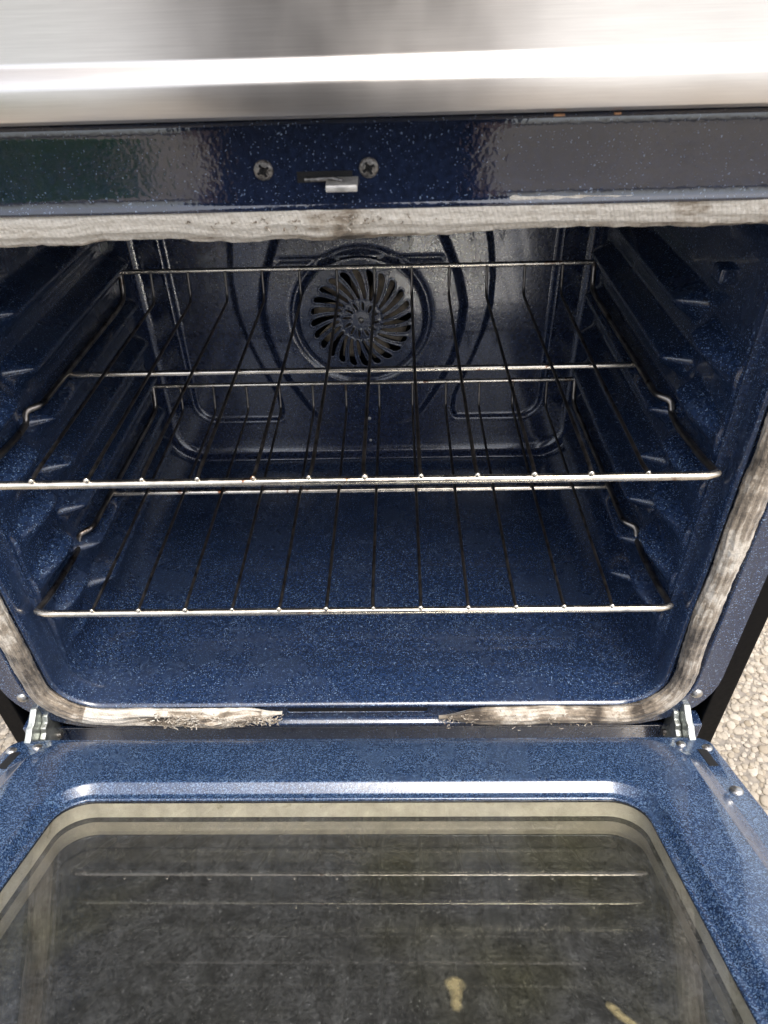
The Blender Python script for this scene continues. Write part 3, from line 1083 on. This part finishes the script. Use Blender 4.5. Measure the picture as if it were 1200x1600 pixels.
mb.build('outer_spacer', 'pack2', door, xf=DX)

# residue on the glass
def spot(prof):
    """dried drip: (x, t, half width) along its length, one smooth outline with a low dome"""
    n = len(prof)
    P = []
    film = []
    for i, (x, t, w) in enumerate(prof):
        e = min(1.0, i / 2, (n - 1 - i) / 2)
        row = []
        for k in range(9):
            q = -1 + 2 * k / 8
            film.append((1 - q * q) * e)
            row.append((x + q * w * 1.25 * random.uniform(0.9, 1.1), t + random.uniform(-0.0004, 0.0004), -0.0106 + 0.0007 * (1 - q * q) * min(1, w / 0.003)))
        P.append(row)
    mb = MB()
    mb.grid(P)
    mb.attr['film'] = film
    return mb.build('grease_spot', 'grease', g1, xf=DX)

# bolts on the door flange
for s in (-1, 1):
    for x, t, r in ((0.3440, 0.078, 0.0062), (0.3440, 0.300, 0.0062), (0.3475, 0.0095, 0.0052), (0.3245, 0.0030, 0.0048)):
        loc = DX @ Vector((s * x, t, -0.0124))
        screw('door_bolt', loc, DN, r, door, 'bolt', slots=False)

# door handle at the far edge (below the frame)
mb = MB()
hp = [DX @ Vector((x, DL - 0.055, -0.088)) for x in np.linspace(-0.33, 0.33, 20)]
mb.tube(hp, 0.011, 14)
for s in (-1, 1):
    mb.tube([DX @ Vector((s * 0.31, DL - 0.055, -0.046)), DX @ Vector((s * 0.31, DL - 0.055, -0.086))], 0.009, 12)
mb.build('handle', 'steel', door)

# ---- hinges
for s in (-1, 1):
    mb = MB()
    hx = 0.3390
    a, b = sorted((s * (hx - 0.0030), s * (hx + 0.0040)))
    # upper arm leaning out of the frame
    mb.prism([(0.002, -0.001), (-0.007, 0.001), (-0.0125, -0.003), (-0.0200, -0.0075), (-0.0260, -0.0080), (-0.0310, -0.0125), (-0.0370, -0.0150), (-0.0400, -0.0200), (-0.034, -0.044), (-0.006, -0.058), (0.006, -0.058)], 0, a, b)
    hinge = mb.build('hinge', 'zinc', oven, bevel=0.0012)
    mb = MB()
    a, b = sorted((s * (hx - 0.0095), s * (hx - 0.0035)))
    mb.prism([(0.002, -0.012), (-0.006, -0.013), (-0.010, -0.019), (-0.0165, -0.0195), (-0.0185, -0.025), (-0.0245, -0.027), (-0.0270, -0.034), (-0.020, -0.052), (0.006, -0.060), (0.006, -0.018)], 0, a, b)
    mb.build('hinge_plate', 'zinc', hinge, bevel=0.0009)
    mb = MB()
    a, b = sorted((s * (hx - 0.0010), s * (hx + 0.0065)))
    mb.prism([(-0.0370, -0.0165), (-0.0420, -0.0145), (-0.0520, -0.0105), (-0.0590, -0.0085), (-0.0625, -0.0115), (-0.0600, -0.0180), (-0.050, -0.026), (-0.040, -0.030)], 0, a, b)
    mb.build('hinge_link', 'white_metal', hinge, bevel=0.0014)
    mb = MB()
    mb.tube([(s * (hx - 0.013), -0.004, -0.050), (s * (hx + 0.0085), -0.004, -0.050)], 0.0035, 12)
    mb.build('hinge_pin', 'scorched', hinge)
    # slot in the door flange
    mb = MB()
    mb.box((s * (hx + 0.002) - 0.0045, 0.012, -0.0128), (s * (hx + 0.002) + 0.0045, 0.040, -0.0117))
    mb.build('hinge_slot', 'void', door, smooth=False, bevel=0.0003, xf=DX)

# ================================================================== racks
def rack(label, yF, z, dx, group='oven racks'):
    root = empty('oven_rack', (dx, yF, z), label, 'oven rack', group)
    S = 0.0447
    HB, D, MIDY = 0.0337, 0.3818, 0.1923
    zF = z - 0.0041
    XR, XF, XB = 0.2875, 0.3020, 0.2830
    def sub(pts, rad, name, mat, segs=12, n=6):
        """tube along a polyline with rounded corners"""
        P = [Vector(q) for q in pts]
        out = [P[0]]
        for a, b, c in zip(P[:-2], P[1:-1], P[2:]):
            r = min(0.010, (b - a).length * 0.45, (c - b).length * 0.45)
            p0 = b + (a - b).normalized() * r
            p1 = b + (c - b).normalized() * r
            for k in range(n + 1):
                t = k / n
                out.append(p0 * (1 - t) ** 2 + b * 2 * t * (1 - t) + p1 * t ** 2)
        out.append(P[-1])
        mb = MB()
        mb.tube([(q.x + dx, q.y + yF, q.z) for q in out], rad, segs)
        return mb.build(name, mat, root, angle=60)
    bar = MB()
    n = 60
    pts = []
    for k in range(n + 1):
        x = -XF + 2 * XF * k / n
        e = max(0, abs(x) - (XF - 0.010))
        pts.append((x + dx, yF + e * e * 60 * 0.5, zF))
    bar.tube(pts, 0.0036, 12)
    bar.build('front_bar', 'chrome', root, angle=60)
    sub([(-XR, MIDY, z - 0.0045), (XR, MIDY, z - 0.0045)], 0.0031, 'middle_bar', 'chrome')
    sub([(-XB, D, z + HB), (XB, D, z + HB)], 0.0030, 'back_bar', 'chrome')
    for s in (-1, 1):
        sub([(s * XB, D, z + HB), (s * XB, D - 0.003, z + HB - 0.004), (s * XB, D - 0.010, z + 0.006), (s * (XR - 0.002), D - 0.030, z), (s * XR, MIDY, z), (s * XR, 0.124, z), (s * (XR + 0.012), 0.114, z - 0.001),
             (s * (XR + 0.0125), 0.109, z - 0.0115), (s * (XF - 0.003), 0.085, z - 0.012), (s * (XF - 0.0015), 0.030, zF - 0.004), (s * XF, 0.0025, zF)], 0.0031, 'side_rail', 'rail')
    for i in range(12):
        x = (i - 5.5) * S
        jx = random.gauss(0, 0.0009)
        sub([(x, -0.001, zF + 0.0042), (x + jx, 0.010, z + 0.0005), (x + jx, MIDY, z + 0.0005), (x, D - 0.012, z + 0.0005), (x, D - 0.004, z + HB - 0.001)], 0.00165, 'wire', 'wire', 8, 4)
        mb = MB()
        rb = random.uniform(0.0021, 0.0029)
        mb.lathe([(0.0001, -rb)] + [(rb * math.sin(a), -rb * math.cos(a)) for a in np.linspace(0.3, 2.8, 8)], (x + dx, yF - 0.0005, zF + 0.0045), (0, 0, 1), 10)
        mb.build('wire_end', 'chrome', root)  # rounded wire tip, brighter metal than the wire, standing in for sky glint
    return root
rack('upper steel wire oven rack slotted in above the fan grille bottom', 0.0052, 0.2859, -0.0019)
rack('lower steel wire oven rack close above the oven floor', 0.0123, 0.1285, -0.0008)

spot([(0.0785, 0.2665, 0.0006), (0.0783, 0.2685, 0.0040), (0.0786, 0.2715, 0.0060), (0.0790, 0.2750, 0.0064), (0.0795, 0.2780, 0.0050), (0.0792, 0.2810, 0.0034),
      (0.0788, 0.2850, 0.0033), (0.0785, 0.2890, 0.0036), (0.0783, 0.2920, 0.0026), (0.0783, 0.2938, 0.0005)])
spot([(0.1700, 0.2840, 0.0005), (0.1712, 0.2860, 0.0028), (0.1725, 0.2890, 0.0038), (0.1745, 0.2930, 0.0036), (0.1775, 0.2965, 0.0044), (0.1810, 0.3000, 0.0040), (0.184, 0.3030, 0.0036), (0.186, 0.305, 0.0005)])

# ================================================================== the person taking the picture, mirrored in header and control panel
def fabric(name, col):
    m, nt, p = new_mat(name)
    co = coords(nt)
    n = noise(nt, co, 400, 3, 0.6)
    n2 = noise(nt, co, 7, 3, 0.5)
    c = mixc(nt, maprange(nt, n, 0.3, 0.7), tuple(x * 0.7 for x in col), tuple(x * 1.3 for x in col))
    nt.links.new(c, p.inputs['Base Color'])
    p.inputs['Roughness'].default_value = 0.9
    nt.links.new(bump(nt, math_n(nt, 'ADD', n, n2), 0.4, 0.004), p.inputs['Normal'])
    return m
M['coat'] = fabric('dark_cloth', (0.016, 0.017, 0.024))
M['skin'] = simple('skin', (0.42, 0.26, 0.19), 0.5, 0.0, 0.1, 40, 0.05)
M['hair'] = simple('hair', (0.03, 0.02, 0.014), 0.45, 0.0, 0.4, 300, 0.4)
M['eye'] = simple('eye', (0.5, 0.48, 0.45), 0.15, 0.0, 0.05, 40, 0.0)

def person(px, py):
    root = empty('person', (px, py, GROUND), 'person in a long dark coat, seen only as a dark reflection in header and steel', 'person')
    V, E, Rr = [], [], []
    def add(p, r, prev=None):
        V.append(p); Rr.append(r if isinstance(r, tuple) else (r, r))
        if prev is not None:
            E.append((prev, len(V) - 1))
        return len(V) - 1
    pel = add((0, 0, 0.93), (0.13, 0.10))
    wa = add((0, 0, 1.08), (0.115, 0.09), pel)
    ch = add((0, 0, 1.28), (0.13, 0.10), wa)
    sh = add((0, 0, 1.40), (0.075, 0.07), ch)
    nk = add((0, 0.01, 1.47), (0.05, 0.052), sh)
    jw = add((0, 0.035, 1.535), (0.058, 0.068), nk)
    hd = add((0, 0.03, 1.60), (0.070, 0.085), jw)
    add((0, 0.02, 1.665), (0.055, 0.065), hd)
    ns = add((0, 0.115, 1.585), 0.012, hd)
    add((0, 0.135, 1.570), 0.009, ns)
    for s in (-1, 1):
        add((s * 0.083, 0.02, 1.59), (0.010, 0.022), hd)
        hp = add((s * 0.09, 0, 0.88), 0.085, pel)
        kn = add((s * 0.10, 0.01, 0.49), 0.056, hp)
        cf = add((s * 0.10, -0.015, 0.34), 0.054, kn)
        an = add((s * 0.10, -0.02, 0.085), 0.036, cf)
        hl = add((s * 0.10, -0.02, 0.040), 0.038, an)
        to = add((s * 0.115, 0.10, 0.034), (0.036, 0.030), hl)
        add((s * 0.12, 0.17, 0.026), (0.036, 0.022), to)
        so = add((s * 0.165, 0, 1.385), 0.056, sh)
        el_ = add((s * 0.215, -0.03, 1.10), 0.042, so)
        fa = add((s * 0.225, 0.0, 1.01), 0.040, el_)
        wr = add((s * 0.225, 0.055, 0.87), (0.026, 0.022), fa)
        pa = add((s * 0.224, 0.078, 0.80), (0.016, 0.036), wr)
        th = add((s * 0.212, 0.112, 0.812), 0.0105, pa)
        add((s * 0.205, 0.128, 0.775), 0.009, th)
        for k, ln in ((-1.5, 0.066), (-0.5, 0.078), (0.5, 0.075), (1.5, 0.060)):
            a = add((s * 0.222, 0.084 - k * 0.017, 0.758), 0.0092, pa)
            b = add((s * 0.214, 0.090 - k * 0.018, 0.758 - ln * 0.55), 0.0085, a)
            add((s * 0.200, 0.092 - k * 0.018, 0.758 - ln), 0.0075, b)
    me = bpy.data.meshes.new('body')
    me.from_pydata([(x + px, y + py, z + GROUND) for x, y, z in V], E, [])
    me.materials.append(M['skin'])
    o = bpy.data.objects.new('body', me)
    COL.objects.link(o)
    sk = o.modifiers.new('skin', 'SKIN')
    sk.use_smooth_shade = True
    if not me.skin_vertices:
        bpy.context.view_layer.objects.active = o
        bpy.ops.mesh.customdata_skin_add()
    for k, r in enumerate(Rr):
        me.skin_vertices[0].data[k].radius = r
    me.skin_vertices[0].data[0].use_root = True
    sb = o.modifiers.new('smooth', 'SUBSURF')
    sb.levels = 1
    sb.render_levels = 1
    set_parent(o, root)
    def shell(name, rings, mat, seg=40, fold=0.0):
        mb = MB()
        P = []
        for cx, cy_, z, a, b in rings:
            row = []
            for k in range(seg):
                t = 2 * math.pi * k / seg
                f = 1 + fold * math.sin(7 * t + cx) * max(0, 1.0 - z)
                row.append((px + cx + a * f * math.cos(t), py + cy_ + b * f * math.sin(t), GROUND + z))
            P.append(row)
        mb.grid(P, close_v=True)
        return mb.build(name, mat, root)
    shell('coat', [(0, 0, 1.465, 0.070, 0.070), (0, 0, 1.445, 0.105, 0.082), (0, 0, 1.41, 0.185, 0.100), (0, 0, 1.34, 0.200, 0.120), (0, 0, 1.22, 0.190, 0.130), (0, 0, 1.08, 0.178, 0.124), (0, 0, 0.92, 0.205, 0.142),
                   (0, 0.005, 0.75, 0.218, 0.152), (0, 0.01, 0.60, 0.224, 0.158), (0, 0.01, 0.45, 0.230, 0.165), (0, 0.01, 0.40, 0.226, 0.160)], 'coat', 60, 0.05)
    for s in (-1, 1):
        mb = MB()
        mb.tube([(px + s * x, py + y, GROUND + z) for x, y, z in ((0.14, 0, 1.385), (0.175, 0, 1.375), (0.205, -0.02, 1.24), (0.219, -0.03, 1.10), (0.227, 0.0, 1.0), (0.226, 0.045, 0.895))], [0.058, 0.068, 0.062, 0.056, 0.052, 0.046], 16)
        mb.build('sleeve', 'coat', root)
        mb = MB()
        mb.tube([(px + s * x, py + y, GROUND + z) for x, y, z in ((0.09, 0, 0.80), (0.10, 0.01, 0.49), (0.10, -0.015, 0.30), (0.10, -0.02, 0.085))], [0.095, 0.078, 0.072, 0.064], 16)
        mb.build('trouser_leg', 'coat', root)
        mb = MB()
        mb.lathe([(0.0001, -0.010)] + [(0.010 * math.sin(a), -0.010 * math.cos(a)) for a in np.linspace(0.4, 2.7, 7)], (px + s * 0.030, py + 0.098, GROUND + 1.612), (0, 1, 0), 12)
        mb.build('eye', 'eye', root)
    mb = MB()
    P = []
    for i in range(11):
        th = math.pi * 0.56 * i / 10
        row = []
        for k in range(28):
            a = 2 * math.pi * k / 28
            back = 1 + 0.25 * max(0, -math.sin(a)) * (i / 10)
            row.append((px + 0.088 * math.sin(th) * math.cos(a), py + 0.012 + (0.104 if math.sin(a) < 0 else 0.092) * math.sin(th) * math.sin(a), GROUND + 1.625 + 0.112 * math.cos(th) * back - (0.03 * (i / 10) if math.sin(a) < 0 else 0)))
        P.append(row)
    mb.grid(P, close_v=True)
    mb.build('hair', 'hair', root)
person(-0.03, -0.86)

# ================================================================== shrub behind, mirrored green in the header's left end
def leaf_mat():
    m, nt, p = new_mat('leaf')
    at = N(nt, 'ShaderNodeAttribute', attribute_name='tone')
    nt.links.new(mixc(nt, at.outputs['Fac'], (0.045, 0.15, 0.032), (0.11, 0.30, 0.065)), p.inputs['Base Color'])
    p.inputs['Roughness'].default_value = 0.5
    return m
M['leaf'] = leaf_mat()
M['bark'] = simple('bark', (0.10, 0.07, 0.05), 0.9, 0, 0.4, 60, 0.5)
def shrub(cx, cy_, h, w):
    root = empty('shrub', (cx, cy_, GROUND), 'leafy green shrub, seen only as a green reflection in the left end of the header', 'shrub')
    mb = MB()
    tone = []
    for k in range(4200):
        a = random.uniform(0, 2 * math.pi)
        f = random.random() ** 0.4
        z = random.uniform(0.0, 1.0)
        rad = w * f * (0.75 + 0.35 * math.sin(3.1 * z + 0.4)) * (0.8 + 0.4 * float(vnoise(math.cos(a) * 2 + 5, math.sin(a) * 2 + 5, z * 4)))
        c = Vector((cx + rad * math.cos(a), cy_ + rad * math.sin(a) * 0.6, GROUND + 0.03 + z * h * (1 - 0.25 * f)))
        u = Vector((random.gauss(0, 1), random.gauss(0, 1), random.gauss(0, 0.6))).normalized() * random.uniform(0.025, 0.045)
        v_ = u.cross(Vector((random.gauss(0, 1), random.gauss(0, 1), random.gauss(0, 1)))).normalized() * u.length * 0.5
        mb.add([c - u, c + v_, c + u, c - v_], [(0, 1, 2, 3)])
        tone += [random.random()] * 4
    mb.attr['tone'] = tone
    crown = mb.build('crown', 'leaf', root, smooth=False)
    crown['kind'] = 'stuff'
    for k in range(5):
        mb = MB()
        a = k * 1.26
        mb.tube([(cx + 0.05 * math.cos(a), cy_ + 0.05 * math.sin(a), GROUND), (cx + 0.2 * w * math.cos(a), cy_ + 0.15 * w * math.sin(a), GROUND + h * 0.4), (cx + 0.5 * w * math.cos(a), cy_ + 0.3 * w * math.sin(a), GROUND + h * 0.8)], [0.022, 0.016, 0.008], 8)
        mb.build('stem', 'bark', root)
shrub(-2.35, -3.9, 0.75, 0.95)
